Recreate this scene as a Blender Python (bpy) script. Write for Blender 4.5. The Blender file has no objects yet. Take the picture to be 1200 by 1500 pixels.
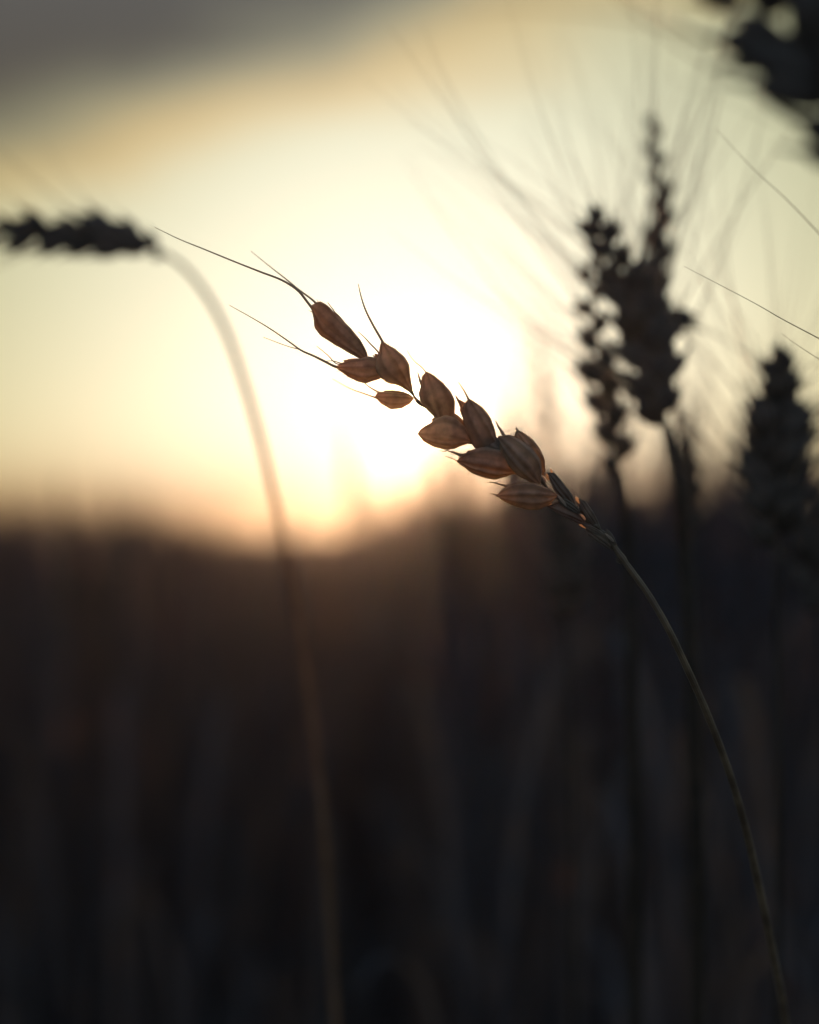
import bpy, math, random
import numpy as np
from mathutils import Vector, Matrix, noise
R = math.radians
random.seed(7); rng = np.random.default_rng(7)
SC = bpy.context.scene
COL = SC.collection

# ------------------------------------------------------------------ camera
CZ = 0.85                       # eye height: level with the heads of the wheat
TILT = math.atan(38/2500)
FOCUS = 0.40
cam = bpy.data.cameras.new('camera'); camo = bpy.data.objects.new('camera', cam); COL.objects.link(camo)
cam.sensor_fit = 'VERTICAL'; cam.sensor_height = 30; cam.sensor_width = 24; cam.lens = 50
cam.clip_start = 0.01; cam.clip_end = 3000
cam.dof.use_dof = True; cam.dof.focus_distance = FOCUS; cam.dof.aperture_fstop = 3.8
camo.location = (0, 0, CZ); camo.rotation_euler = (R(90)+TILT, 0, 0)
SC.camera = camo

def at(px, py, Y):
    """photo pixel (1200x1500) and depth in metres -> world point"""
    u = (px-600)/2500*Y; v = (750-py)/2500*Y
    return Vector((u, Y*math.cos(TILT)-v*math.sin(TILT), CZ+Y*math.sin(TILT)+v*math.cos(TILT)))

# ------------------------------------------------------------------ light, sky, exposure
SUN_PX = (618, 606)
sd = (at(SUN_PX[0], SUN_PX[1], 1.0)-Vector((0, 0, CZ))).normalized()      # direction to the sun
SUN_EL = math.asin(sd.z); SUN_AZ = math.atan2(sd.x, sd.y)
L = bpy.data.lights.new('sun', 'SUN'); L.energy = 3.2; L.angle = R(0.5); L.color = (1.0, 0.61, 0.34)
lo = bpy.data.objects.new('sun', L); COL.objects.link(lo)
lo.rotation_euler = (-sd).to_track_quat('-Z', 'Y').to_euler(); lo.location = (0, 5, 3)

W = bpy.data.worlds.new('World'); SC.world = W; W.use_nodes = True
nt = W.node_tree; nt.nodes.clear()
def nd(t, **k):
    n = nt.nodes.new(t)
    for a, b in k.items(): setattr(n, a, b)
    return n
def M(op, a, b=None, c=None, clamp=False):
    n = nd('ShaderNodeMath', operation=op); n.use_clamp = clamp
    for i, v in enumerate((a, b, c)):
        if v is None: continue
        if isinstance(v, (int, float)): n.inputs[i].default_value = v
        else: nt.links.new(v, n.inputs[i])
    return n.outputs[0]
def mixc(f, a, b, bt='MIX'):
    n = nd('ShaderNodeMix', data_type='RGBA', blend_type=bt); n.clamp_factor = True
    for i, v in ((0, f), (6, a), (7, b)):
        if isinstance(v, (int, float)): n.inputs[i].default_value = v
        elif isinstance(v, tuple): n.inputs[i].default_value = (*v, 1)
        else: nt.links.new(v, n.inputs[i])
    return n.outputs[2]
def comb(r, g, b):
    n = nd('ShaderNodeCombineColor')
    for i, v in enumerate((r, g, b)):
        if isinstance(v, (int, float)): n.inputs[i].default_value = v
        else: nt.links.new(v, n.inputs[i])
    return n.outputs[0]
tc = nd('ShaderNodeTexCoord'); D = tc.outputs['Generated']
sep = nd('ShaderNodeSeparateXYZ'); nt.links.new(D, sep.inputs[0])
dx, dy, dz = sep.outputs
dot = nd('ShaderNodeVectorMath', operation='DOT_PRODUCT'); nt.links.new(D, dot.inputs[0]); dot.inputs[1].default_value = sd
K = 180/math.pi
th = M('MULTIPLY', M('ARCCOSINE', M('MINIMUM', dot.outputs['Value'], 1.0)), K)     # degrees from the sun
el = M('MULTIPLY', M('ARCSINE', dz), K)
az = M('MULTIPLY', M('ARCTAN2', dx, dy), K)
sky = nd('ShaderNodeTexSky', sky_type='NISHITA'); sky.sun_disc = False
sky.sun_elevation = SUN_EL; sky.sun_rotation = SUN_AZ; sky.air_density = 1.0; sky.dust_density = 2.0; sky.ozone_density = 1.0
def ex(scale, amp): return M('MULTIPLY', M('EXPONENT', M('DIVIDE', th, -scale)), amp)
def gauss(s, amp): return M('MULTIPLY', M('EXPONENT', M('MULTIPLY', M('POWER', th, 2.0), -1/(2*s*s))), amp)
def add(*a):
    r = a[0]
    for b in a[1:]: r = M('ADD', r, b)
    return r
glow = comb(add(gauss(9.4, .53), ex(1.7, .15), ex(60, .385)),
            add(gauss(9.4, .585), ex(1.6, .13), ex(58, .42)),
            add(gauss(8.8, .68), ex(1.4, .10), ex(45, .245)))
disc = M('MULTIPLY', M('SUBTRACT', 1.0, M('DIVIDE', M('SUBTRACT', th, 0.25), 0.35), clamp=True), 12.0)
glow = mixc(1.0, glow, comb(disc, M('MULTIPLY', disc, .86), M('MULTIPLY', disc, .6)), 'ADD')
skyS = nd('ShaderNodeVectorMath', operation='SCALE'); nt.links.new(sky.outputs[0], skyS.inputs[0]); skyS.inputs[3].default_value = 0.012
base = mixc(1.0, glow, skyS.outputs[0], 'ADD')
# low, warm dust band above the horizon
band = M('MULTIPLY', M('EXPONENT', M('MULTIPLY', M('POWER', M('DIVIDE', M('MAXIMUM', el, 0.0), 2.2), 2.0), -1.0)), 0.95)
base = mixc(band, base, mixc(1.0, base, (0.50, 0.31, 0.19), 'MULTIPLY'))
# cloud sheet over the upper sky
nz = nd('ShaderNodeTexNoise'); nz.inputs['Scale'].default_value = 5.0; nz.inputs['Detail'].default_value = 5
mp = nd('ShaderNodeMapping'); mp.inputs['Scale'].default_value = (1.0, 1.0, 2.6); mp.inputs['Location'].default_value = (3.1, 0.4, 1.2)
nt.links.new(D, mp.inputs[0]); nt.links.new(mp.outputs[0], nz.inputs['Vector'])
nf = M('MULTIPLY', M('SUBTRACT', nz.outputs[0], 0.5), 6.0)
azc = M('MAXIMUM', M('MINIMUM', az, 35.0), -35.0)
edge = M('ADD', M('MULTIPLY', azc, 0.28), 16.9)
over = M('ADD', M('SUBTRACT', el, edge), nf)
mr = nd('ShaderNodeMapRange', interpolation_type='SMOOTHSTEP'); nt.links.new(over, mr.inputs[0])
mr.inputs[1].default_value = -1.6; mr.inputs[2].default_value = 2.4
fringe = M('EXPONENT', M('MULTIPLY', M('POWER', M('DIVIDE', M('ADD', over, .9), 1.5), 2.0), -1.0))
base = mixc(M('MULTIPLY', fringe, .7), base, mixc(1.0, base, (1.0, 0.70, 0.42), 'MULTIPLY'))
hi = M('DIVIDE', M('SUBTRACT', el, 14.0), 30.0, clamp=True)
cl = mixc(hi, (0.112, 0.098, 0.078), (0.150, 0.210, 0.290))
cl = mixc(M('MULTIPLY', nz.outputs[0], .5), cl, mixc(1.0, cl, (0.72, 0.74, 0.80), 'MULTIPLY'))
final = mixc(mr.outputs[0], base, cl)
# dusk sky away from the sun is dim and cool
away = M('DIVIDE', M('SUBTRACT', th, 40.0), 60.0, clamp=True)
final = mixc(away, final, (0.210, 0.315, 0.460))
bg = nd('ShaderNodeBackground'); bg.inputs[1].default_value = 1.0
wo = nd('ShaderNodeOutputWorld'); nt.links.new(final, bg.inputs[0]); nt.links.new(bg.outputs[0], wo.inputs[0])
SC.view_settings.view_transform = 'Standard'; SC.view_settings.look = 'None'
SC.view_settings.exposure = 0; SC.view_settings.gamma = 1; SC.view_settings.use_curve_mapping = False
SC.render.engine = 'CYCLES'
cy = SC.cycles
cy.max_bounces = 7; cy.diffuse_bounces = 4; cy.glossy_bounces = 2; cy.transmission_bounces = 4; cy.volume_bounces = 0
cy.sample_clamp_indirect = 4; cy.use_denoising = True; cy.denoiser = 'OPENIMAGEDENOISE'; cy.use_adaptive_sampling = False
cy.caustics_reflective = False; cy.caustics_refractive = False
SC.render.film_transparent = False

# ------------------------------------------------------------------ materials
def plant_mat(name, c1, c2, tcol, trans, rough=.5, spec=.3, veins=0, scale=300, bump=.25, fwd=0, sheen=0.0):
    m = bpy.data.materials.new(name); m.use_nodes = True; t = m.node_tree; t.nodes.clear()
    N = lambda ty: t.nodes.new(ty)
    tcn = N('ShaderNodeTexCoord'); nz = N('ShaderNodeTexNoise'); nz.inputs['Scale'].default_value = scale; nz.inputs['Detail'].default_value = 6
    t.links.new(tcn.outputs['Object'], nz.inputs['Vector'])
    cr = N('ShaderNodeValToRGB'); cr.color_ramp.elements[0].position = .35; cr.color_ramp.elements[1].position = .68
    cr.color_ramp.elements[0].color = (*c1, 1); cr.color_ramp.elements[1].color = (*c2, 1)
    t.links.new(nz.outputs[0], cr.inputs[0])
    col = cr.outputs[0]; height = nz.outputs[0]
    if veins:
        uv = N('ShaderNodeUVMap'); sx = N('ShaderNodeSeparateXYZ'); t.links.new(uv.outputs[0], sx.inputs[0])
        mu = N('ShaderNodeMath'); mu.operation = 'MULTIPLY'; t.links.new(sx.outputs[0], mu.inputs[0]); mu.inputs[1].default_value = veins*2*math.pi
        ad = N('ShaderNodeMath'); ad.operation = 'MULTIPLY_ADD'; t.links.new(nz.outputs[0], ad.inputs[0]); ad.inputs[1].default_value = 2.5; t.links.new(mu.outputs[0], ad.inputs[2])
        si = N('ShaderNodeMath'); si.operation = 'SINE'; t.links.new(ad.outputs[0], si.inputs[0])
        h = N('ShaderNodeMath'); h.operation = 'MULTIPLY_ADD'; t.links.new(si.outputs[0], h.inputs[0]); h.inputs[1].default_value = .5; h.inputs[2].default_value = .5
        mx = N('ShaderNodeMix'); mx.data_type = 'RGBA'; mx.blend_type = 'MULTIPLY'; mx.inputs[7].default_value = (.72, .68, .63, 1)
        pw = N('ShaderNodeMath'); pw.operation = 'POWER'; t.links.new(h.outputs[0], pw.inputs[0]); pw.inputs[1].default_value = 2.0
        t.links.new(pw.outputs[0], mx.inputs[0]); t.links.new(col, mx.inputs[6]); col = mx.outputs[2]
        a2 = N('ShaderNodeMath'); a2.operation = 'ADD'; t.links.new(h.outputs[0], a2.inputs[0]); t.links.new(nz.outputs[0], a2.inputs[1]); height = a2.outputs[0]
    bp = N('ShaderNodeBump'); bp.inputs['Strength'].default_value = bump; bp.inputs['Distance'].default_value = .0003
    t.links.new(height, bp.inputs['Height'])
    p = N('ShaderNodeBsdfPrincipled'); p.inputs['Roughness'].default_value = rough; p.inputs['Specular IOR Level'].default_value = spec
    p.inputs['Sheen Weight'].default_value = sheen; p.inputs['Sheen Roughness'].default_value = .25; p.inputs['Sheen Tint'].default_value = (1, .82, .6, 1)
    t.links.new(col, p.inputs['Base Color']); t.links.new(bp.outputs[0], p.inputs['Normal'])
    tr = N('ShaderNodeBsdfTranslucent'); tm = N('ShaderNodeMix'); tm.data_type = 'RGBA'; tm.blend_type = 'MULTIPLY'; tm.inputs[0].default_value = 1
    # transmitted light takes the husk's own mottling
    t.links.new(col, tm.inputs[6]); tm.inputs[7].default_value = (*tcol, 1); t.links.new(tm.outputs[2], tr.inputs[0])
    ms = N('ShaderNodeMixShader'); ms.inputs[0].default_value = trans
    t.links.new(p.outputs[0], ms.inputs[1]); t.links.new(tr.outputs[0], ms.inputs[2])
    o = N('ShaderNodeOutputMaterial'); res = ms.outputs[0]
    if fwd:      # thin dry husk also passes light forward, scattered only a little
        rf = N('ShaderNodeBsdfRefraction'); rf.inputs['Roughness'].default_value = .42; rf.inputs['IOR'].default_value = 1.2; rf.inputs['Color'].default_value = (.80, .56, .36, 1)
        m2 = N('ShaderNodeMixShader'); m2.inputs[0].default_value = fwd; t.links.new(res, m2.inputs[1]); t.links.new(rf.outputs[0], m2.inputs[2]); res = m2.outputs[0]
    t.links.new(res, o.inputs[0])
    return m
HUSK = plant_mat('ripe_husk', (.29, .225, .155), (.54, .425, .295), (2.0, 1.62, 1.05), .58, .62, .22, fwd=0, sheen=.6, veins=9, scale=330, bump=.8)
AWN = plant_mat('bristle', (.42, .30, .17), (.55, .40, .24), (1.2, 1.0, .8), .35, .4, .4)
STEM = plant_mat('green_gold_stem', (.12, .070, .036), (.26, .165, .085), (1.4, 1.1, .8), .15, .5, .4, sheen=.5, veins=8, scale=160)
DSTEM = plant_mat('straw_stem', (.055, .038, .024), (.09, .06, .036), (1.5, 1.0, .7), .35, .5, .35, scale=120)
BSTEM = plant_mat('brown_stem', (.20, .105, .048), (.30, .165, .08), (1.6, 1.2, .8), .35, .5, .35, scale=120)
GLINT = plant_mat('glint_scale', (.60, .46, .32), (.75, .60, .44), (1.2, 1.1, 1.0), .7, .4, .5, scale=600)  # pale colour chosen to stand in for sun glints
YOUNG = plant_mat('young_husk', (.17, .112, .066), (.30, .205, .125), (1.6, 1.1, .75), .32, .55, .35, sheen=.5, veins=9, scale=330, bump=.8)
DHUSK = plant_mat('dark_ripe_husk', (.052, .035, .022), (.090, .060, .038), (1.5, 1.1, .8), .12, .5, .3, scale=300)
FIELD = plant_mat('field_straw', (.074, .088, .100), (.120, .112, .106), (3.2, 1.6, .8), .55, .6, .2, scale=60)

# ------------------------------------------------------------------ mesh helpers
class MB:
    def __init__(s): s.v = []; s.f = []; s.uv = []
    def rings(s, rings, cap=True):
        n = len(rings[0]); b = len(s.v)
        for r in rings: s.v.extend([tuple(p) for p in r])
        m = len(rings)
        for i in range(m-1):
            for j in range(n):
                k = (j+1) % n
                s.f.append((b+i*n+j, b+i*n+k, b+(i+1)*n+k, b+(i+1)*n+j))
                s.uv.append(((j/n, i/(m-1)), ((j+1)/n, i/(m-1)), ((j+1)/n, (i+1)/(m-1)), (j/n, (i+1)/(m-1))))
        if cap:
            for base, idx in ((b, range(n-1, -1, -1)), (b+(m-1)*n, range(n))):
                fc = tuple(base+q for q in idx); s.f.append(fc); s.uv.append(tuple((0.5, 0.5) for _ in fc))
    def tube(s, pts, radii, sides=6):
        fr = frames(pts); rg = []
        for (p, t, a, b), r in zip(fr, radii):
            rg.append([p+(a*math.cos(2*math.pi*k/sides)+b*math.sin(2*math.pi*k/sides))*r for k in range(sides)])
        s.rings(rg)
    def ribbon(s, pts, widths, side, fold=0.2):
        b = len(s.v); n = len(pts)
        for p, w in zip(pts, widths):
            up = Vector((0, 0, 1))
            s.v += [tuple(p-side*w), tuple(p-up*w*fold), tuple(p+side*w)]
        for i in range(n-1):
            for j in range(2):
                q = b+i*3+j
                s.f.append((q, q+1, q+4, q+3)); s.uv.append(((j/2, i/n), ((j+1)/2, i/n), ((j+1)/2, (i+1)/n), (j/2, (i+1)/n)))
    def mesh(s, name, mat, smooth=True):
        me = bpy.data.meshes.new(name); me.from_pydata(s.v, [], s.f)
        uvl = me.uv_layers.new(name='UVMap')
        fl = [c for face in s.uv for u in face for c in u]
        uvl.data.foreach_set('uv', fl)
        me.materials.append(mat)
        if smooth: me.polygons.foreach_set('use_smooth', [True]*len(me.polygons))
        me.update(); return me
def frames(pts):
    out = []; prev = None
    for i, p in enumerate(pts):
        t = (pts[min(i+1, len(pts)-1)]-pts[max(i-1, 0)]).normalized()
        if prev is None: a = t.orthogonal().normalized()
        else: a = (prev-t*prev.dot(t)).normalized()
        prev = a; out.append((p, t, a, t.cross(a)))
    return out
def spline(P, n):
    """Catmull-Rom through P, n points per span"""
    P = [Vector(p) for p in P]; m = len(P); d = [max((P[i+1]-P[i]).length, 1e-9) for i in range(m-1)]
    T = [(P[1]-P[0])/d[0]]+[((P[i+1]-P[i])/d[i]*d[i-1]+(P[i]-P[i-1])/d[i-1]*d[i])/(d[i-1]+d[i]) for i in range(1, m-1)]+[(P[-1]-P[-2])/d[-1]]
    out = []
    for i in range(m-1):
        for k in range(n):
            t = k/n
            out.append(P[i]*(2*t**3-3*t*t+1)+T[i]*d[i]*(t**3-2*t*t+t)+P[i+1]*(3*t*t-2*t**3)+T[i+1]*d[i]*(t**3-t*t))
    out.append(P[-1]); return out
def obj(name, me, parent=None, mat4=None):
    o = bpy.data.objects.new(name, me); COL.objects.link(o)
    if parent is not None: o.parent = parent
    if mat4 is not None: o.matrix_local = mat4
    return o
def thing(name, label, cat, loc=(0, 0, 0), group=None):
    o = bpy.data.objects.new(name, None); COL.objects.link(o); o.location = loc; o.empty_display_size = .02
    o['label'] = label; o['category'] = cat
    if group: o['group'] = group
    return o
def outline(base, tip, pts):
    """(fraction along the husk, sideways distance) of outline points, in the plane of the ear"""
    ax = tip-base; L2 = ax.length; t = ax/L2; n = Vector((0, -1, 0)); n = (n-t*n.dot(t)).normalized(); sd_ = t.cross(n)
    return [((p-base).dot(t)/L2, abs((p-base).dot(sd_))) for p in pts]
def interp(tab, s):
    if s <= tab[0][0]: return tab[0][1]
    for (a, x), (b, y) in zip(tab, tab[1:]):
        if s <= b:
            u = (s-a)/max(b-a, 1e-6); u = u*.5+(u*u*(3-2*u))*.5
            return x+(y-x)*u
    return tab[-1][1]
def shell(mb, base, tip, w, nrm, dep=.62, bend=0.0, peak=.42, rib=.055, nl=26, na=40, blunt=.75, beak=.10, keel=.18, wob=0.0, up=None, lo=None):
    """a husk: swollen, keeled, ribbed, closing to a beak. w = full width, nrm = direction to the viewer side"""
    ax = tip-base; ln = ax.length; t = ax/ln; nrm = (nrm-t*nrm.dot(t)).normalized(); sd_ = t.cross(nrm)
    rg = []; ph = random.random()*9
    e = math.log(.5)/math.log(peak)
    if up:
        q = ln*.012
        def tab(P_):
            T_ = sorted([x for x in outline(base, tip, P_) if .02 < x[0] < .985]); return [(0, ln*.05)]+T_+[(1.0, q)]
        U = tab(up); D_ = tab(lo); sm = lambda T_, s: sum(interp(T_, min(1, max(0, s+o)))*w_ for o, w_ in ((-.03, .25), (0, .5), (.03, .25)))
    for i in range(nl+1):
        s = i/nl
        prof = math.sin(math.pi*(s**e))
        prof = max(prof, 0)**blunt
        # beak at the tip, narrow foot
        r = w/2*max(prof, .10*(1-s)**2+.02)
        if s > 1-beak: r = min(r, w/2*(.34*(1-s)/beak+.025))
        off = sd_*(bend*ln*4*s*(1-s)) + nrm*(.05*ln*math.sin(math.pi*s))
        c = base+ax*s+off
        ring = []
        if up:
            ru, rl = (sm(U, s), sm(D_, s)) if 0 < i < nl else ((U[0][1],)*2 if i == 0 else (q, q)); rd = (ru+rl)/2*dep
            if s < .1: f_ = .4+.6*(s/.1)**.5; ru *= f_; rl *= f_; rd *= f_
        for k in range(na):
            a = 2*math.pi*k/na
            ca, sa = math.cos(a), math.sin(a)
            rr = r*(1+rib*math.sin(a*11+ph)*math.sin(math.pi*s)+keel*max(0, math.cos(a-.9))**8+wob*noise.noise(Vector((s*3+ph, ca, sa))))
            if up:
                m_ = rr/max(r, 1e-9); m_ = 1+(m_-1)*(abs(ca)**.5)
                ring.append(base+ax*s+nrm*(.05*ln*math.sin(math.pi*s))+sd_*(sa*(ru if sa > 0 else rl)*m_)+nrm*(ca*rd*m_))
            else: ring.append(c+sd_*(sa*rr)+nrm*(ca*rr*dep))
        rg.append(ring)
    mb.rings(rg)
def local(mb, origin):
    for i, v in enumerate(mb.v): mb.v[i] = (v[0]-origin[0], v[1]-origin[1], v[2]-origin[2])

# ------------------------------------------------------------------ ground
def ground():
    mb = MB(); n = 60; S = 260
    xs = [S*math.copysign(abs(k/n)**2.2, k) for k in range(-n, n+1)]
    for y in xs:
        for x in xs: mb.v.append((x, y+.2, .012*noise.noise(Vector((x*3, y*3, 0)))+.006*noise.noise(Vector((x*14, y*14, 4)))))
    q = 2*n+1
    for i in range(2*n):
        for j in range(2*n):
            a = i*q+j; mb.f.append((a, a+1, a+q+1, a+q)); mb.uv.append(((0, 0), (1, 0), (1, 1), (0, 1)))
    m = bpy.data.materials.new('dry_soil'); m.use_nodes = True; t = m.node_tree; p = t.nodes['Principled BSDF']
    z = t.nodes.new('ShaderNodeTexNoise'); z.inputs['Scale'].default_value = 9; z.inputs['Detail'].default_value = 9
    g = t.nodes.new('ShaderNodeTexCoord'); t.links.new(g.outputs['Object'], z.inputs['Vector'])
    c = t.nodes.new('ShaderNodeValToRGB'); c.color_ramp.elements[0].color = (.045, .040, .034, 1); c.color_ramp.elements[1].color = (.11, .095, .075, 1)
    t.links.new(z.outputs[0], c.inputs[0]); t.links.new(c.outputs[0], p.inputs['Base Color']); p.inputs['Roughness'].default_value = .95
    o = obj('ground', mb.mesh('ground', m)); o['kind'] = 'structure'
ground()

# ------------------------------------------------------------------ the sharp ear in the middle
def main_ear():
    Y0 = FOCUS
    foot = at(1180, 1620, .47); foot.z = 0.0; foot.x += .02
    root = thing('wheat_stalk', 'sharp golden brown wheat ear leaning left across the sun, in focus at the centre', 'wheat', foot, 'ears of ripe wheat')
    def part(name, mb, mat, parent=None, org=None):
        org = org if org is not None else foot
        local(mb, org); pm = foot if parent is None else parent['_o']
        o = obj(name, mb.mesh(name, mat), root if parent is None else parent['_p'])
        o.location = Vector(org)-Vector(pm); return o
    def P(x, y, dz=0.0): return at(x, y, Y0+dz)
    # stem, from the collar of the ear down to the soil
    pts = [P(897, 797), P(908, 813), P(922, 832), P(948, 868), P(973, 910), P(1006, 978, .004), P(1043, 1063, .010), P(1070, 1137, .016),
           P(1092, 1212, .022), P(1113, 1303, .03), P(1134, 1404, .04), P(1152, 1500, .05)]
    low = pts[-1]
    pts += [low.lerp(foot, .25)+Vector((.004, .002, 0)), low.lerp(foot, .55)+Vector((.004, .004, 0)), low.lerp(foot, .8)+Vector((.001, .003, 0)), foot]
    sp = spline(pts, 6); rad = []
    for i, p in enumerate(sp):
        r = .00074 if i < 12 else .00074+.00032*min(1, (i-12)/50)
        if 3 <= i <= 9: r += .00022*math.exp(-((i-7)/1.6)**2)
        r *= 1+.03*math.sin(i*1.7)
        rad.append(r)
    mb = MB(); mb.tube(sp, rad, 14); part('stem', mb, STEM)
    # rachis: a zig-zag of flat segments with swollen joints
    zig = [(899, 799), (884, 783), (873, 770), (862, 762), (851, 748), (838, 744), (820, 730), (806, 722), (793, 703), (771, 690), (748, 682), (732, 664),
           (704, 652), (684, 646), (663, 622), (640, 606), (612, 588), (601, 572), (578, 556), (556, 546), (543, 530), (534, 519)]
    zp = [P(x, y, .0005*math.sin(i*2.1)) for i, (x, y) in enumerate(zig)]
    sp = spline(zp, 5); mb = MB()
    n = len(sp)
    mb.tube(sp, [(.00066-.00036*i/n)*(1+.38*math.cos(2*math.pi*(i % 5)/5)) for i in range(n)], 12); part('rachis', mb, STEM)
    V = Vector((0, -1, 0))                                        # toward the camera
    px = Y0/2500
    def Z(ox, oy): return lambda *q: [(ox+x/4, oy+y/4) for x, y in q]
    Z1 = Z(440, 400); Z2 = Z(640, 560)
    def TR(z, base, tip, up, lo, dz, **kw):
        b, t = z(base, tip); return (b, t, 20, dz, dict(up=z(*up), lo=z(*lo), nl=36, na=44, **kw))
    def shells(name, specs, label=None, mat=HUSK):
        """specs: (base, tip, width, dz, kwargs) in photo pixels"""
        mb = MB(); b0 = P(*specs[0][0], specs[0][3])
        for (b, t, w, dz, kw) in specs:
            tw = kw.pop('twist', 0.0)
            tipdz = kw.pop('tz', 0.0)
            if 'up' in kw:
                for key in ('up', 'lo'): kw[key] = [P(x, y, dz) for x, y in kw[key]]
            B = P(*b, dz); T = P(*t, dz+tipdz); nr = Matrix.Rotation(tw, 3, (T-B).normalized()) @ V
            shell(mb, B, T, w*px, nr, **kw)
            if 'up' in kw:                       # frayed slivers and short hairs along the papery margins
                ax_ = (T-B).normalized()
                for key, sg in (('up', 1), ('lo', -1)):
                    E_ = [B]+kw[key]+[T]; E_.sort(key=lambda p: (p-B).dot(ax_)); out_ = ax_.cross(V).normalized()*sg
                    for q in range(26):
                        fr = random.random()**.7*(len(E_)-1.001); i0 = int(fr); p0 = E_[i0].lerp(E_[i0+1], fr-i0)
                        big = random.random() < .16 and fr > len(E_)*.55
                        ln_ = random.uniform(.0006, .0013) if big else random.uniform(.0002, .0005); rr_ = .00007 if big else .000035
                        d_ = (ax_+out_*random.uniform(.1, .9 if not big else .35)+V*random.uniform(-.4, .4)).normalized()
                        p0 = p0-out_*.00008-ax_*.0001
                        mb.tube([p0, p0+d_*ln_*.5, p0+d_*ln_+out_*ln_*random.uniform(-.1, .15)], [rr_, rr_*.7, rr_*.15], 3)
        o = part(name, mb, mat, org=b0)
        if label: o['label'] = label
        return {'_p': o, '_o': b0}
    def awn(parent, path, r0, r1=.00003, dz=0.0, tz=0.0):
        pt = [P(x, y, dz+tz*i/(len(path)-1)) for i, (x, y) in enumerate(path)]
        sp = spline(pt, 6); n = len(sp); mb = MB()
        mb.tube(sp, [1.25*(r0+(r1-r0)*(i/(n-1))**1.3)+.00003 for i in range(n)], 6)
        part('awn', mb, AWN, parent=parent, org=pt[0])
    # 1 topmost spikelet
    s = shells('spikelet', [TR(Z1, (388, 505), (63, 192), ((110, 160), (165, 195), (210, 245), (290, 320), (350, 390), (385, 450)), ((340, 500), (260, 455), (190, 415), (120, 370), (82, 320), (80, 270), (66, 220)), 0.0),
                            ((538, 522), (463, 443), 26, .0012, dict(bend=-.035, peak=.40, blunt=.7, beak=.12, twist=-.7)),
                            ((530, 513), (489, 455), 12, .0018, dict(bend=-.03, blunt=.6, nl=14, na=20))], 'topmost husk pair, the darkest and longest')
    awn(s, [(459, 454), (457, 451), (450, 442), (438, 427), (418, 413), (381, 398), (353, 387), (299, 365), (262, 350), (227, 333)], .00026, dz=0, tz=.006)
    awn(s, [(470, 450), (463, 444), (455, 437), (440, 426), (418, 408), (395, 390), (368, 368)], .00022, dz=.0012, tz=.012)
    awn(s, [(497, 467), (487, 452), (480, 443)], .00011, dz=.002)
    # 2 left spikelet below it
    s = shells('spikelet', [TR(Z1, (505, 565), (206, 550), ((250, 525), (300, 510), (345, 505), (400, 490), (450, 500)), ((240, 580), (290, 615), (345, 640), (385, 648), (430, 632), (470, 620)), 0.0),
                            ((562, 543), (503, 528), 22, .0014, dict(bend=-.05, peak=.5, blunt=.8))])
    awn(s, [(495, 538), (491, 537), (475, 529), (461, 522), (441, 513), (427, 503), (395, 481), (370, 466), (336, 447)], .00025, tz=.005)
    awn(s, [(446, 516), (441, 513), (421, 507), (386, 494)], .00010, tz=.006)
    awn(s, [(502, 534), (494, 533), (480, 520), (464, 507)], .00010, dz=.001)
    awn(s, [(508, 531), (500, 532), (490, 529), (473, 529)], .00011, dz=.0005)
    # 3 right spikelet of that pair
    s = shells('spikelet', [TR(Z1, (652, 695), (478, 400), ((505, 415), (560, 450), (610, 495), (637, 540), (643, 600), (652, 650)), ((465, 430), (460, 480), (432, 525), (440, 575), (475, 620), (540, 645), (600, 672)), -.0008),
                            ((583, 562), (549, 518), 30, .0004, dict(bend=.02, peak=.42, blunt=.75, beak=.14))])
    awn(s, [(563, 507), (560, 500), (547, 477), (534, 450), (528, 430), (525, 416)], .00024, dz=-.0008, tz=.003)
    awn(s, [(556, 519), (552, 513), (544, 505), (534, 494), (525, 486)], .00017, dz=.0004)
    awn(s, [(553, 527), (549, 523), (546, 520)], .00020, dz=.0006)
    # 4 small lower husk
    s = shells('spikelet', [TR(Z1, (665, 735), (437, 727), ((455, 697), (520, 698), (580, 710), (630, 705)), ((480, 770), (530, 800), (590, 795), (640, 770)), .0010),
                            ((600, 580), (552, 575), 12, .0016, dict(bend=-.02, blunt=.6, beak=.2))])
    awn(s, [(554, 584), (549, 582), (532, 576), (515, 570), (487, 555)], .00018, dz=.001, tz=.012)
    awn(s, [(566, 578), (552, 573), (543, 568), (534, 561)], .00016, dz=.0012)
    # 5 upper husk right of the sun
    s = shells('spikelet', [TR(Z1, (830, 880), (740, 578), ((790, 605), (840, 650), (880, 700), (902, 745), (905, 800), (895, 850)), ((712, 605), (706, 660), (693, 710), (705, 760), (740, 800), (785, 845)), -.0005),
                            ((652, 612), (618, 560), 26, .0012, dict(bend=.03, peak=.5, blunt=.7))])
    awn(s, [(619, 566), (615, 556), (612, 545)], .00030, dz=.001)
    awn(s, [(626, 548), (618, 538), (607, 529), (596, 513)], .00009, dz=.004, tz=.01)
    # 6 lower left husk with the sun on its rim
    s = shells('spikelet', [TR(Z1, (1000, 985), (688, 942), ((705, 910), (750, 888), (800, 850), (850, 835), (900, 845), (960, 895)), ((725, 990), (790, 1022), (850, 1036), (900, 1032), (950, 1010)), -.0012),
                            ((690, 632), (632, 614), 36, .0006, dict(bend=-.03, peak=.55, blunt=.8))])
    awn(s, [(660, 656), (652, 661), (644, 660)], .00014, dz=.0002)
    # 7 upper
    s = shells('spikelet', [TR(Z2, (390, 445), (185, 98), ((215, 110), (270, 150), (310, 205), (335, 270), (350, 330), (385, 390)), ((158, 125), (146, 180), (155, 240), (175, 300), (215, 380), (300, 440)), -.0006),
                            ((716, 655), (670, 584), 30, .0010, dict(bend=.03, peak=.45, blunt=.8, beak=.16, twist=.3)),
                            ((738, 668), (700, 640), 30, -.001, dict(blunt=.8, peak=.4))])
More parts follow.
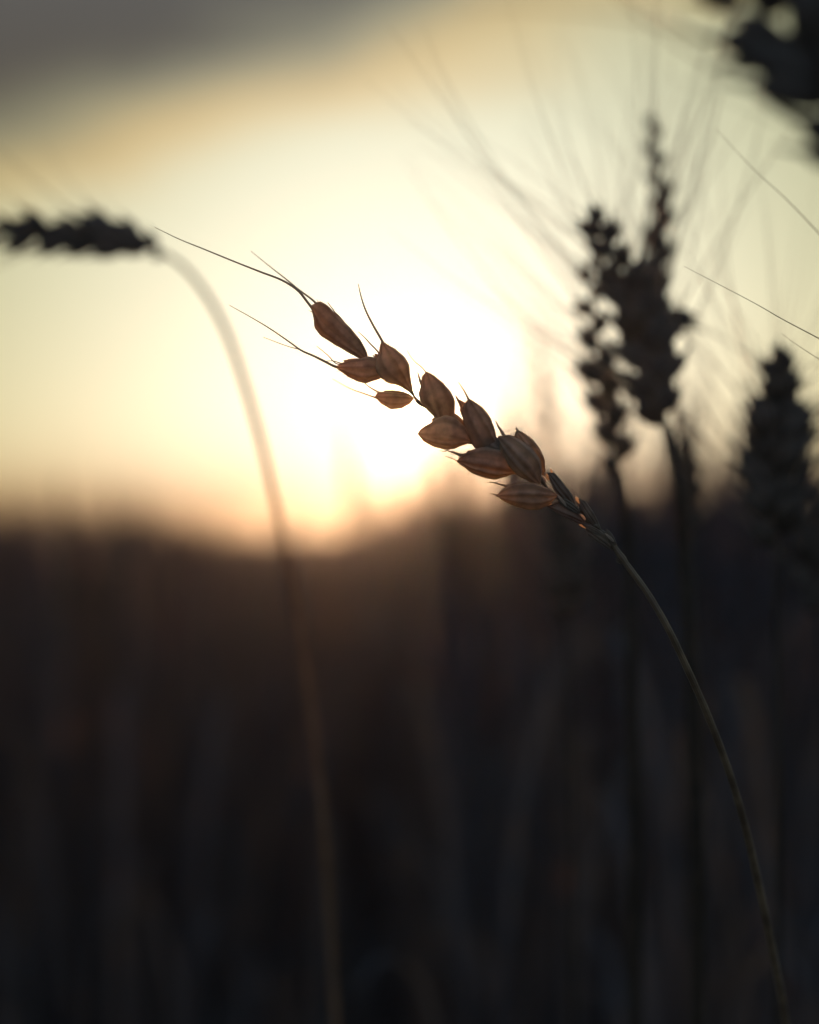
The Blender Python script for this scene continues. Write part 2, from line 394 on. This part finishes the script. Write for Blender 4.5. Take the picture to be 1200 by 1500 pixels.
    awn(s, [(689, 590), (686, 584), (681, 574), (672, 560)], .00024, dz=-.0006, tz=.002)
    awn(s, [(676, 596), (670, 584), (667, 579)], .00026, dz=.001)
    # 8 lower
    s = shells('spikelet', [TR(Z2, (470, 530), (117, 462), ((150, 425), (220, 393), (270, 383), (340, 388), (420, 425)), ((150, 492), (210, 535), (280, 562), (340, 572), (400, 555), (440, 540)), -.0010),
                            ((740, 676), (668, 665), 24, .0012, dict(bend=-.03, peak=.5, blunt=.8, beak=.2))])
    awn(s, [(677, 668), (668, 664), (662, 662), (655, 660)], .00030, dz=.001)
    awn(s, [(673, 677), (668, 674), (652, 668)], .00012, dz=-.001)
    # 9 big upper, in front
    s = shells('spikelet', [TR(Z2, (606, 598), (360, 318), ((430, 308), (500, 350), (560, 400), (600, 450), (617, 520), (612, 570)), ((358, 370), (378, 430), (415, 490), (470, 545), (540, 585)), -.0016),
                            ((760, 690), (731, 640), 28, -.0008, dict(bend=.03, peak=.45, blunt=.8))])
    awn(s, [(745, 648), (736, 634), (730, 624), (726, 616)], .00036, dz=-.0012)
    # 10 behind it, to the right
    s = shells('spikelet', [TR(Z2, (632, 545), (465, 283), ((500, 290), (560, 335), (600, 390), (630, 450), (636, 510)), ((452, 320), (480, 370), (530, 430), (590, 510)), .0012),
                            ((786, 680), (752, 638), 20, .0022, dict(bend=.0, peak=.5))])
    awn(s, [(760, 637), (757, 630), (756, 625)], .00028, dz=.001)
    # 11 lowest left
    s = shells('spikelet', [TR(Z2, (705, 665), (350, 665), ((390, 625), (430, 600), (500, 588), (570, 592), (640, 618)), ((400, 702), (470, 732), (540, 750), (600, 748), (650, 722)), -.0012),
                            ((803, 715), (738, 713), 20, .0012, dict(bend=-.06, peak=.5, blunt=.8))])
    awn(s, [(733, 728), (728, 726), (722, 723), (716, 723)], .00022, dz=-.001)
    awn(s, [(748, 713), (738, 711), (724, 707), (709, 706)], .00022, dz=.001)
    # the small sterile ones at the collar
    shells('spikelet', [TR(Z2, (806, 722), (655, 530), ((690, 530), (730, 580), (770, 630), (800, 680)), ((662, 580), (690, 640), (730, 690), (780, 724)), -.0006),
                        ((832, 738), (800, 690), 8, .0008, dict(bend=.02, blunt=.7, nl=14, na=20))], mat=YOUNG)
    shells('spikelet', [TR(Z2, (868, 822), (645, 725), ((720, 700), (790, 735), (850, 785)), ((700, 765), (770, 802), (835, 832)), -.0002),
                        ((850, 752), (812, 726), 12, -.001, dict(bend=.0, blunt=.7, nl=14, na=20))], mat=YOUNG)
    shells('spikelet', [TR(Z2, (950, 860), (832, 682), ((870, 695), (912, 755), (943, 810)), ((843, 740), (878, 795), (920, 845)), -.0004),
                        ((872, 770), (845, 736), 7, .0008, dict(blunt=.7, nl=14, na=20))], mat=YOUNG)
    shells('spikelet', [TR(Z2, (1038, 980), (872, 858), ((930, 845), (985, 895), (1030, 945)), ((882, 895), (930, 930), (990, 972)), .0002),
                        ((886, 786), (852, 768), 8, -.0006, dict(bend=.02, blunt=.7, nl=14, na=20))], mat=YOUNG)
    shells('spikelet', [((903, 801), (888, 774), 10, -.0004, dict(bend=-.05, peak=.5, blunt=.7, nl=14, na=20))], mat=YOUNG)
    shells('spikelet', [((912, 826), (902, 818), 7, .0002, dict(bend=-.02, peak=.5, blunt=.7, nl=14, na=20))], mat=YOUNG)
    # sun glints between the husks, put in as tiny pale scale tips
    for (b, t, w, dz) in (((806, 704), (797, 692), 5, .0), ((812, 700), (806, 686), 4, .001), ((800, 706), (795, 697), 4, -.002), ((812, 742), (797, 738), 6, .0),
                          ((830, 742), (816, 724), 4, -.002), ((852, 738), (843, 728), 6, .0006), ((858, 762), (850, 752), 4, -.002), ((862, 774), (848, 768), 4, .0004),
                          ((900, 794), (886, 781), 4, -.001), ((772, 692), (765, 684), 3, -.003)):
        mb = MB(); B, T = P(*b, dz), P(*t, dz); shell(mb, B, T, w*px, V, nl=10, na=14, blunt=.5, dep=.2); part('scale', mb, GLINT, org=B)
main_ear()

# ------------------------------------------------------------------ softer ears: shared spikelet and awn meshes
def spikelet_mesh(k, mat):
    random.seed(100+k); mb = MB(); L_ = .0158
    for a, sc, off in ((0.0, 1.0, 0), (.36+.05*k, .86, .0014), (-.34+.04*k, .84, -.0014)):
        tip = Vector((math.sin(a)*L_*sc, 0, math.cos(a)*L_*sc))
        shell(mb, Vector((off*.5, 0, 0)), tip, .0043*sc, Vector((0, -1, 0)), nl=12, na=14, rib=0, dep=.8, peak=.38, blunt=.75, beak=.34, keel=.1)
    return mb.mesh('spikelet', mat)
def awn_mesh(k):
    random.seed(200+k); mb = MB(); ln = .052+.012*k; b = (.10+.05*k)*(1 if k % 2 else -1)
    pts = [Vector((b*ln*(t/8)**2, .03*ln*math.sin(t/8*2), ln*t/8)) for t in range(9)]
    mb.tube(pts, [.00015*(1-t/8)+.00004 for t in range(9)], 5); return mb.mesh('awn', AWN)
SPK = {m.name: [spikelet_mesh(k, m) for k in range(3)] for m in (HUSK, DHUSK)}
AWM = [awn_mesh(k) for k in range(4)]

def stalk(label, ear_pts, stem_pts, nsp, width=1.0, mat=None, awns=2, awn_scale=1.0, face=0.0, extra=(), stem_r=.0012, seed=1, cat='wheat',
          group='ears of ripe wheat', leaf=None, spread=.42, stem_mat=None, foot_sc=.85):
    """ear_pts, stem_pts: (px, py, depth). ear_pts runs from the ear's base to its tip, stem_pts from the ear's base down."""
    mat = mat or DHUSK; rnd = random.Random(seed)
    E = [at(*p) for p in ear_pts]; S = [at(*p) for p in stem_pts]
    foot = S[-1].copy()
    d = (S[-1]-S[-2]); foot = S[-1]+Vector((d.x*.6, d.y*.6, 0)); foot.z = 0
    S += [S[-1].lerp(foot, .5)+Vector((0, .004, 0)), foot]
    root = thing('wheat_stalk', label, cat, foot, group)
    mb = MB(); sp = spline([p-foot for p in [E[0]]+S], 6); n = len(sp)
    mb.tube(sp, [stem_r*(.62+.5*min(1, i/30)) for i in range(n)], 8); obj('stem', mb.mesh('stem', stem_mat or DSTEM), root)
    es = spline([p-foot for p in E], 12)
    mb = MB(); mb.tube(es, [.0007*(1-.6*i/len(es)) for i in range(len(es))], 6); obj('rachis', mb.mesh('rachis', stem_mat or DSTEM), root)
    N = Matrix.Rotation(face, 3, 'Z') @ Vector((0, -1, 0))
    def put(pos, dirv, sc, nrm, n_awn):
        z = dirv.normalized(); y = (nrm-z*nrm.dot(z)); y = -y.normalized(); x = y.cross(z)
        m = Matrix((x, y, z)).transposed().to_4x4(); m = Matrix.Translation(pos) @ m @ Matrix.Diagonal((sc, sc, sc, 1))
        o = obj('spikelet', rnd.choice(SPK[mat.name]), root, m)
        for q in range(n_awn):
            a = rnd.uniform(-.28, .28) if n_awn > 1 else rnd.uniform(-.1, .1)
            aw = rnd.uniform(.75, 1.15)*awn_scale
            mm = Matrix.Translation((math.sin(a)*.0138, rnd.uniform(-.0004, .0004), math.cos(a)*.0138)) @ Matrix.Rotation(a*.7, 4, 'Y') @ Matrix.Rotation(rnd.uniform(-.35, .35), 4, 'X') @ Matrix.Rotation(rnd.uniform(0, 6.28), 4, 'Z') @ Matrix.Diagonal((1, 1, aw, 1))
            obj('awn', rnd.choice(AWM), o, mm)
    for i in range(nsp):
        f = i/(nsp-1)*.97; k = min(len(es)-2, int(f*(len(es)-1)))
        p = es[k]; t = (es[k+1]-es[max(k-1, 0)]).normalized(); side = t.cross(N).normalized()*(1 if i % 2 else -1)
        sc = width*(.72+.5*math.sin(math.pi*min(.9, f+.22)))*rnd.uniform(.88, 1.12)*(1-.42*f**3)*(foot_sc+(1-foot_sc)*min(1, f/.2))
        if i == nsp-1: side *= .1
        put(p+side*.0006, t+side*spread*rnd.uniform(.55, 1.45)+N*rnd.uniform(-.25, .25), sc, (N+side*rnd.uniform(-.4, .4)).normalized(), awns)
    for (b, t, sc, na) in extra:
        B = at(*b)-foot; T = at(*t)-foot; put(B, T-B, sc, N, na)
    if leaf:
        for lf in leaf:
            lp = spline([at(*p)-foot for p in lf], 6); m_ = len(lp); mb = MB()
            mb.ribbon(lp, [.0032*math.sin(math.pi*(.08+.9*i/(m_-1)))**.6 for i in range(m_)], Vector((.8, .6, 0)).normalized())
            obj('leaf', mb.mesh('leaf', FIELD), root)
    return root

# left arching ear
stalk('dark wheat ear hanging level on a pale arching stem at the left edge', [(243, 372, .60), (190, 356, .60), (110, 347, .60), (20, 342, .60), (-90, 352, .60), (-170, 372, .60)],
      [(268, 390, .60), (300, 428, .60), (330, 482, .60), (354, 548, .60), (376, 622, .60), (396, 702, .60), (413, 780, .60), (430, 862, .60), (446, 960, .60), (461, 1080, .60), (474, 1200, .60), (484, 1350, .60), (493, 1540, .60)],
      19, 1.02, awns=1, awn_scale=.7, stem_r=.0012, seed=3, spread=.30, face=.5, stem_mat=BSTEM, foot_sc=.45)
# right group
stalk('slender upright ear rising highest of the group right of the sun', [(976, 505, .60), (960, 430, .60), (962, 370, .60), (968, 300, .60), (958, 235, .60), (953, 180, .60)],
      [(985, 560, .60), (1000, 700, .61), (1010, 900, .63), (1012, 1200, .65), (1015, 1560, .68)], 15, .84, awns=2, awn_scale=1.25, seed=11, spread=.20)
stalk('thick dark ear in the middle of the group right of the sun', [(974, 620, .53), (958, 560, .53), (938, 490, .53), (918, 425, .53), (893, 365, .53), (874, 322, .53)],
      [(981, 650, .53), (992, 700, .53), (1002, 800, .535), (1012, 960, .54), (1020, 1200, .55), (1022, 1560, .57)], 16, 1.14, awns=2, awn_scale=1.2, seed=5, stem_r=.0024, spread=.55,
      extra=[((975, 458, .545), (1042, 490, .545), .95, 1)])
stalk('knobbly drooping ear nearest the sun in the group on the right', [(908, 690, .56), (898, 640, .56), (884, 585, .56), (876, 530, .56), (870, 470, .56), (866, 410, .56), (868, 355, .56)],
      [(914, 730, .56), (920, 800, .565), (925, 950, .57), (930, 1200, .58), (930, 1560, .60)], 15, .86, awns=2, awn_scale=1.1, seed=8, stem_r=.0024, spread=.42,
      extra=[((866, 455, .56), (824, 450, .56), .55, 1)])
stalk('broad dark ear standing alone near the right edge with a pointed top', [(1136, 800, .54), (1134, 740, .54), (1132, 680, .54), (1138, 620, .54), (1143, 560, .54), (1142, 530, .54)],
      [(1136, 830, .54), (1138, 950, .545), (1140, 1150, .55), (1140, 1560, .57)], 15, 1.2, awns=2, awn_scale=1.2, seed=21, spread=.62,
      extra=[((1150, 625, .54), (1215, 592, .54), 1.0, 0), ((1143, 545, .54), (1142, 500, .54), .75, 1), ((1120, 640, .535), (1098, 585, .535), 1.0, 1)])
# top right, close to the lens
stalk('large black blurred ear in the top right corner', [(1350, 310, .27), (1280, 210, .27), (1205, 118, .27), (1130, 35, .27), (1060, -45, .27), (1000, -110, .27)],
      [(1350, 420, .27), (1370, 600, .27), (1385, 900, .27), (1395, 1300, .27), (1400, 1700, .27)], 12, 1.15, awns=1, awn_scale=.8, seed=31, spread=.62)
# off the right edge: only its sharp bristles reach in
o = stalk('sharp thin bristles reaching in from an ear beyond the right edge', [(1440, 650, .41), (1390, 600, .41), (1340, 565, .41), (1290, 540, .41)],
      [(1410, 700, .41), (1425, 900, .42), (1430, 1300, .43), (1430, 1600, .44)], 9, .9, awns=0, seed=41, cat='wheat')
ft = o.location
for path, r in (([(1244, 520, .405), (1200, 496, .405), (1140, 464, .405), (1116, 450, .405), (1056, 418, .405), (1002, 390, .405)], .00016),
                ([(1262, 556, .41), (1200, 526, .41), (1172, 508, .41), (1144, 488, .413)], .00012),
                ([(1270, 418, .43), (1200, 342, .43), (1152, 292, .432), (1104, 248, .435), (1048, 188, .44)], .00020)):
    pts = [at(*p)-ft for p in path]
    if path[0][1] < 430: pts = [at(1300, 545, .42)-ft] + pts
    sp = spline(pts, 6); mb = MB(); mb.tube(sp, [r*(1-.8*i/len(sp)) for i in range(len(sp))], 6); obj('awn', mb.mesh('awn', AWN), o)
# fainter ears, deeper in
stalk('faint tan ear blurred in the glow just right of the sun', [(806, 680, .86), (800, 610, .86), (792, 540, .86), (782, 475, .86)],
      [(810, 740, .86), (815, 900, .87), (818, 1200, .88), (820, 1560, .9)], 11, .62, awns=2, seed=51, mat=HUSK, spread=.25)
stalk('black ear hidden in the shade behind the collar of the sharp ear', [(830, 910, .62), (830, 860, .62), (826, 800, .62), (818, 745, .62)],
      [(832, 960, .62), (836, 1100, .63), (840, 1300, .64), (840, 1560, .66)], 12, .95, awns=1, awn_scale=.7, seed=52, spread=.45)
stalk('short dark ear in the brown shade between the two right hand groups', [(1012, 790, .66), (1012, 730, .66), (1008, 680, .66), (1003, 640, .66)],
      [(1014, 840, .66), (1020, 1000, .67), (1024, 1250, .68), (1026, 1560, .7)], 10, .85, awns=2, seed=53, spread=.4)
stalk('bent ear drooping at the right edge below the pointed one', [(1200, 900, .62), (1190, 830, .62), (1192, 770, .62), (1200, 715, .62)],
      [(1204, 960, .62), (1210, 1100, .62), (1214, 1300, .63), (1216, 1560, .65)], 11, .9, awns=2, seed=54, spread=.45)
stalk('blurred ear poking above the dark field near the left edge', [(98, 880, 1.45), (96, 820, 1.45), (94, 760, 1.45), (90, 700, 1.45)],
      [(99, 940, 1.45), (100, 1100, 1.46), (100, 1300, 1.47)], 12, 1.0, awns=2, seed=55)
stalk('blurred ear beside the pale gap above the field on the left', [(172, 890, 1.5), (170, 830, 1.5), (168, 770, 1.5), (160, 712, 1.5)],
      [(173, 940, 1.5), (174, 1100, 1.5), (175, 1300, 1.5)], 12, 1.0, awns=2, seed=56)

# ------------------------------------------------------------------ a bank of countable stalks in the dark middle distance
def simple_ear(mb, base, h, w, rnd, sides=7, rings=13):
    rg = []
    for i in range(rings+1):
        s = i/rings; r = w*(math.sin(math.pi*min(.97, s*.86+.10))**.6)*(1+.30*(1 if i % 2 else -1))
        rg.append([base+Vector((math.cos(2*math.pi*k/sides+i*.5)*r, math.sin(2*math.pi*k/sides+i*.5)*r*.7, h*s)) for k in range(sides)])
    mb.rings(rg)
def bank():
    rnd = random.Random(77)
    protos = []
    for v in range(3):
        H = .80; bend = (.02, .06, -.03)[v]
        root = thing('wheat_stalk', 'one of the dim blurred stalks massed in the shade behind the sharp ear', 'wheat', (0, 0, 0), 'dim stalks massed behind')
        sp = [Vector((bend*(t/10)**2, 0, (H-.08)*t/10)) for t in range(11)]
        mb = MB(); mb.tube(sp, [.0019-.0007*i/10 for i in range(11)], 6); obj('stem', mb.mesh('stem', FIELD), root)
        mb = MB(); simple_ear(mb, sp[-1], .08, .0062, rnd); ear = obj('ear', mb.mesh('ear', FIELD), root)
        for q in range(9):
            a = rnd.uniform(0, 6.28); s0 = rnd.uniform(.3, 1); b = sp[-1]+Vector((0, 0, .08*s0)); ln = rnd.uniform(.05, .075)
            pts = [b+Vector((math.cos(a)*ln*.32*(t/4)**1.3, math.sin(a)*ln*.32*(t/4)**1.3, ln*t/4)) for t in range(5)]
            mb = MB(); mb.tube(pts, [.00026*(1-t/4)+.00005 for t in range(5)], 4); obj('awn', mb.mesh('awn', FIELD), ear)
        for q in range(2):
            a = rnd.uniform(0, 6.28); z0 = rnd.uniform(.25, .5); ln = rnd.uniform(.14, .22)
            pts = [Vector((bend*(z0/H)**2+math.cos(a)*ln*.38*(t/8)**1.5, math.sin(a)*ln*.38*(t/8)**1.5, z0+ln*1.1*math.sin(t/8*1.9))) for t in range(9)]
            mb = MB(); mb.ribbon(pts, [.0045*math.sin(math.pi*(.1+.88*t/8))**.6 for t in range(9)], Vector((-math.sin(a), math.cos(a), 0))); obj('leaf', mb.mesh('leaf', FIELD), root)
        protos.append(root)
    def copy_tree(o, parent=None):
        c = o.copy(); COL.objects.link(c); c.parent = parent
        for ch in list(o.children): copy_tree(ch, c)
        return c
    spots = []
    while len(spots) < 84:
        px = rnd.uniform(-60, 1260); Y = rnd.uniform(.8, 1.9)
        if px < 560: Y = rnd.uniform(1.25, 2.1)
        top = canopy(px, Y)-rnd.uniform(0, .05)-(.035 if 400 < px < 660 else 0)
        if 450 < px < 640 and Y < 1.6: continue
        spots.append((px, Y, top))
    for k in range(20):
        px = 640+560*(k+rnd.random())/20; Y = rnd.uniform(.95, 1.9); spots.append((px, Y, CZ+Y*(788-rnd.uniform(585, 700))/2500))
    for i, (px, Y, top) in enumerate(spots):
        o = protos[i] if i < 3 else copy_tree(protos[i % 3])
        p = at(px, 788, Y); o.location = (p.x, p.y, 0); o.rotation_euler = (rnd.uniform(-.05, .05), rnd.uniform(-.05, .05), rnd.uniform(0, 6.28))
        s = (top)/.80; o.scale = (1, 1, s)
def canopy(px, Y):
    """height of the wheat tops, higher and nearer toward the right of the path"""
    f = min(1, max(0, (px-430)/190)); g = min(1, max(0, (px-700)/300))
    l = min(1, max(0, (300-px)/120))
    near = min(1, 1.6/Y)
    fall = math.exp(-max(0, Y-2.0)/2.2)
    return CZ - .003 + l*(.034*math.exp(-((Y-4)/3.0)**2)+.002) + f*(.004+.056*fall) + g*.012*near
bank()

# ------------------------------------------------------------------ the field behind, one uncountable mass
def field():
    rnd = random.Random(5)
    tmpl = []
    for v in range(6):
        mb = MB(); H = .80; bend = rnd.uniform(-.07, .07)
        sp = [Vector((bend*(t/5)**2, 0, (H-.08)*t/5)) for t in range(6)]
        mb.tube(sp, [.0021-.0006*i/5 for i in range(6)], 4)
        simple_ear(mb, sp[-1], .085, .0066, rnd, 5, 8)
        for q in range(8):
            a = rnd.uniform(0, 6.28); b = sp[-1]+Vector((0, 0, .085*rnd.uniform(.3, 1))); ln = rnd.uniform(.05, .08)
            mb.tube([b, b+Vector((math.cos(a)*ln*.12, math.sin(a)*ln*.12, ln*.5)), b+Vector((math.cos(a)*ln*.35, math.sin(a)*ln*.35, ln))], [.0003, .0002, .00006], 3)
        for q in range(3):
            a = rnd.uniform(0, 6.28); z0 = rnd.uniform(.2, .6); ln = rnd.uniform(.12, .24)
            pts = [Vector((math.cos(a)*ln*.4*(t/4)**1.5, math.sin(a)*ln*.4*(t/4)**1.5, z0+ln*1.0*math.sin(t/4*2.0))) for t in range(5)]
            mb.ribbon(pts, [.0052*math.sin(math.pi*(.1+.88*t/4))**.6 for t in range(5)], Vector((-math.sin(a), math.cos(a), 0)))
        V = np.array([tuple(p) for p in mb.v]); F4 = np.array([f if len(f) == 4 else (f[0], f[1], f[2], f[-1]) for f in mb.f])
        tmpl.append((V, F4))
    pos = []
    def scatter(n, y0, y1, ang, skip=None):
        k = 0
        while k < n:
            y = math.sqrt(rnd.uniform(y0*y0, y1*y1)); a = rnd.uniform(-ang, ang); x = y*math.tan(R(a))
            px = 600+2500*x/y
            if skip and skip(px, y): continue
            if 450 < px < 640 and y < 1.9: continue
            pos.append((x, y, px)); k += 1
    scatter(900, 1.0, 2.6, 30, lambda px, y: y < (1.9 if px < 560 else 1.25))
    scatter(2300, 2.6, 7, 26)
    scatter(3600, 7, 20, 22)
    scatter(2600, 20, 60, 20)
    VV = []; FF = []; off = 0
    for (x, y, px) in pos:
        V, F4 = tmpl[rnd.randrange(6)]
        a = rnd.uniform(0, 6.28); c, s = math.cos(a), math.sin(a)
        H = canopy(px, y)-abs(rnd.gauss(0, .035 if y < 2.5 else .018)) + (.02 if rnd.random() < .06 else 0)
        lx, ly = rnd.gauss(0, .05), rnd.gauss(0, .05)
        wf = 1 if y < 7 else (1.5 if y < 20 else 2.5)
        P = V.copy(); P[:, :2] *= wf; X = P[:, 0]*c-P[:, 1]*s+P[:, 2]*lx+x; Yv = P[:, 0]*s+P[:, 1]*c+P[:, 2]*ly+y; Z = P[:, 2]*(H/.80)
        VV.append(np.stack([X, Yv, Z], 1)); FF.append(F4+off); off += len(V)
    VV = np.concatenate(VV).astype(np.float32); FF = np.concatenate(FF).astype(np.int32)
    me = bpy.data.meshes.new('wheat_field'); me.vertices.add(len(VV)); me.vertices.foreach_set('co', VV.ravel())
    me.loops.add(FF.size); me.loops.foreach_set('vertex_index', FF.ravel())
    me.polygons.add(len(FF)); me.polygons.foreach_set('loop_start', np.arange(0, FF.size, 4, dtype=np.int32))
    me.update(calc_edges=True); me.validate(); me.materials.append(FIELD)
    o = obj('wheat_field', me); o['kind'] = 'stuff'; o['label'] = 'dark blurred mass of ripe wheat reaching to the horizon'; o['category'] = 'wheat field'
field()

# ------------------------------------------------------------------ dusty evening air
def haze():
    mb = MB(); x, y0, y1, z0, z1 = 300, -300, 300, -1.05, 1.12
    mb.v = [(-x, y0, z0), (x, y0, z0), (x, y1, z0), (-x, y1, z0), (-x, y0, z1), (x, y0, z1), (x, y1, z1), (-x, y1, z1)]
    mb.f = [(0, 3, 2, 1), (4, 5, 6, 7), (0, 1, 5, 4), (1, 2, 6, 5), (2, 3, 7, 6), (3, 0, 4, 7)]; mb.uv = [((0, 0), (1, 0), (1, 1), (0, 1))]*6
    m = bpy.data.materials.new('haze'); m.use_nodes = True; t = m.node_tree; t.nodes.clear()
    v = t.nodes.new('ShaderNodeVolumePrincipled'); v.inputs['Color'].default_value = (.95, .86, .77, 1)
    v.inputs['Density'].default_value = .0035; v.inputs['Anisotropy'].default_value = .95
    o = t.nodes.new('ShaderNodeOutputMaterial'); t.links.new(v.outputs[0], o.inputs['Volume'])
    ob = obj('haze', mb.mesh('haze', m, False)); ob['kind'] = 'stuff'
haze()
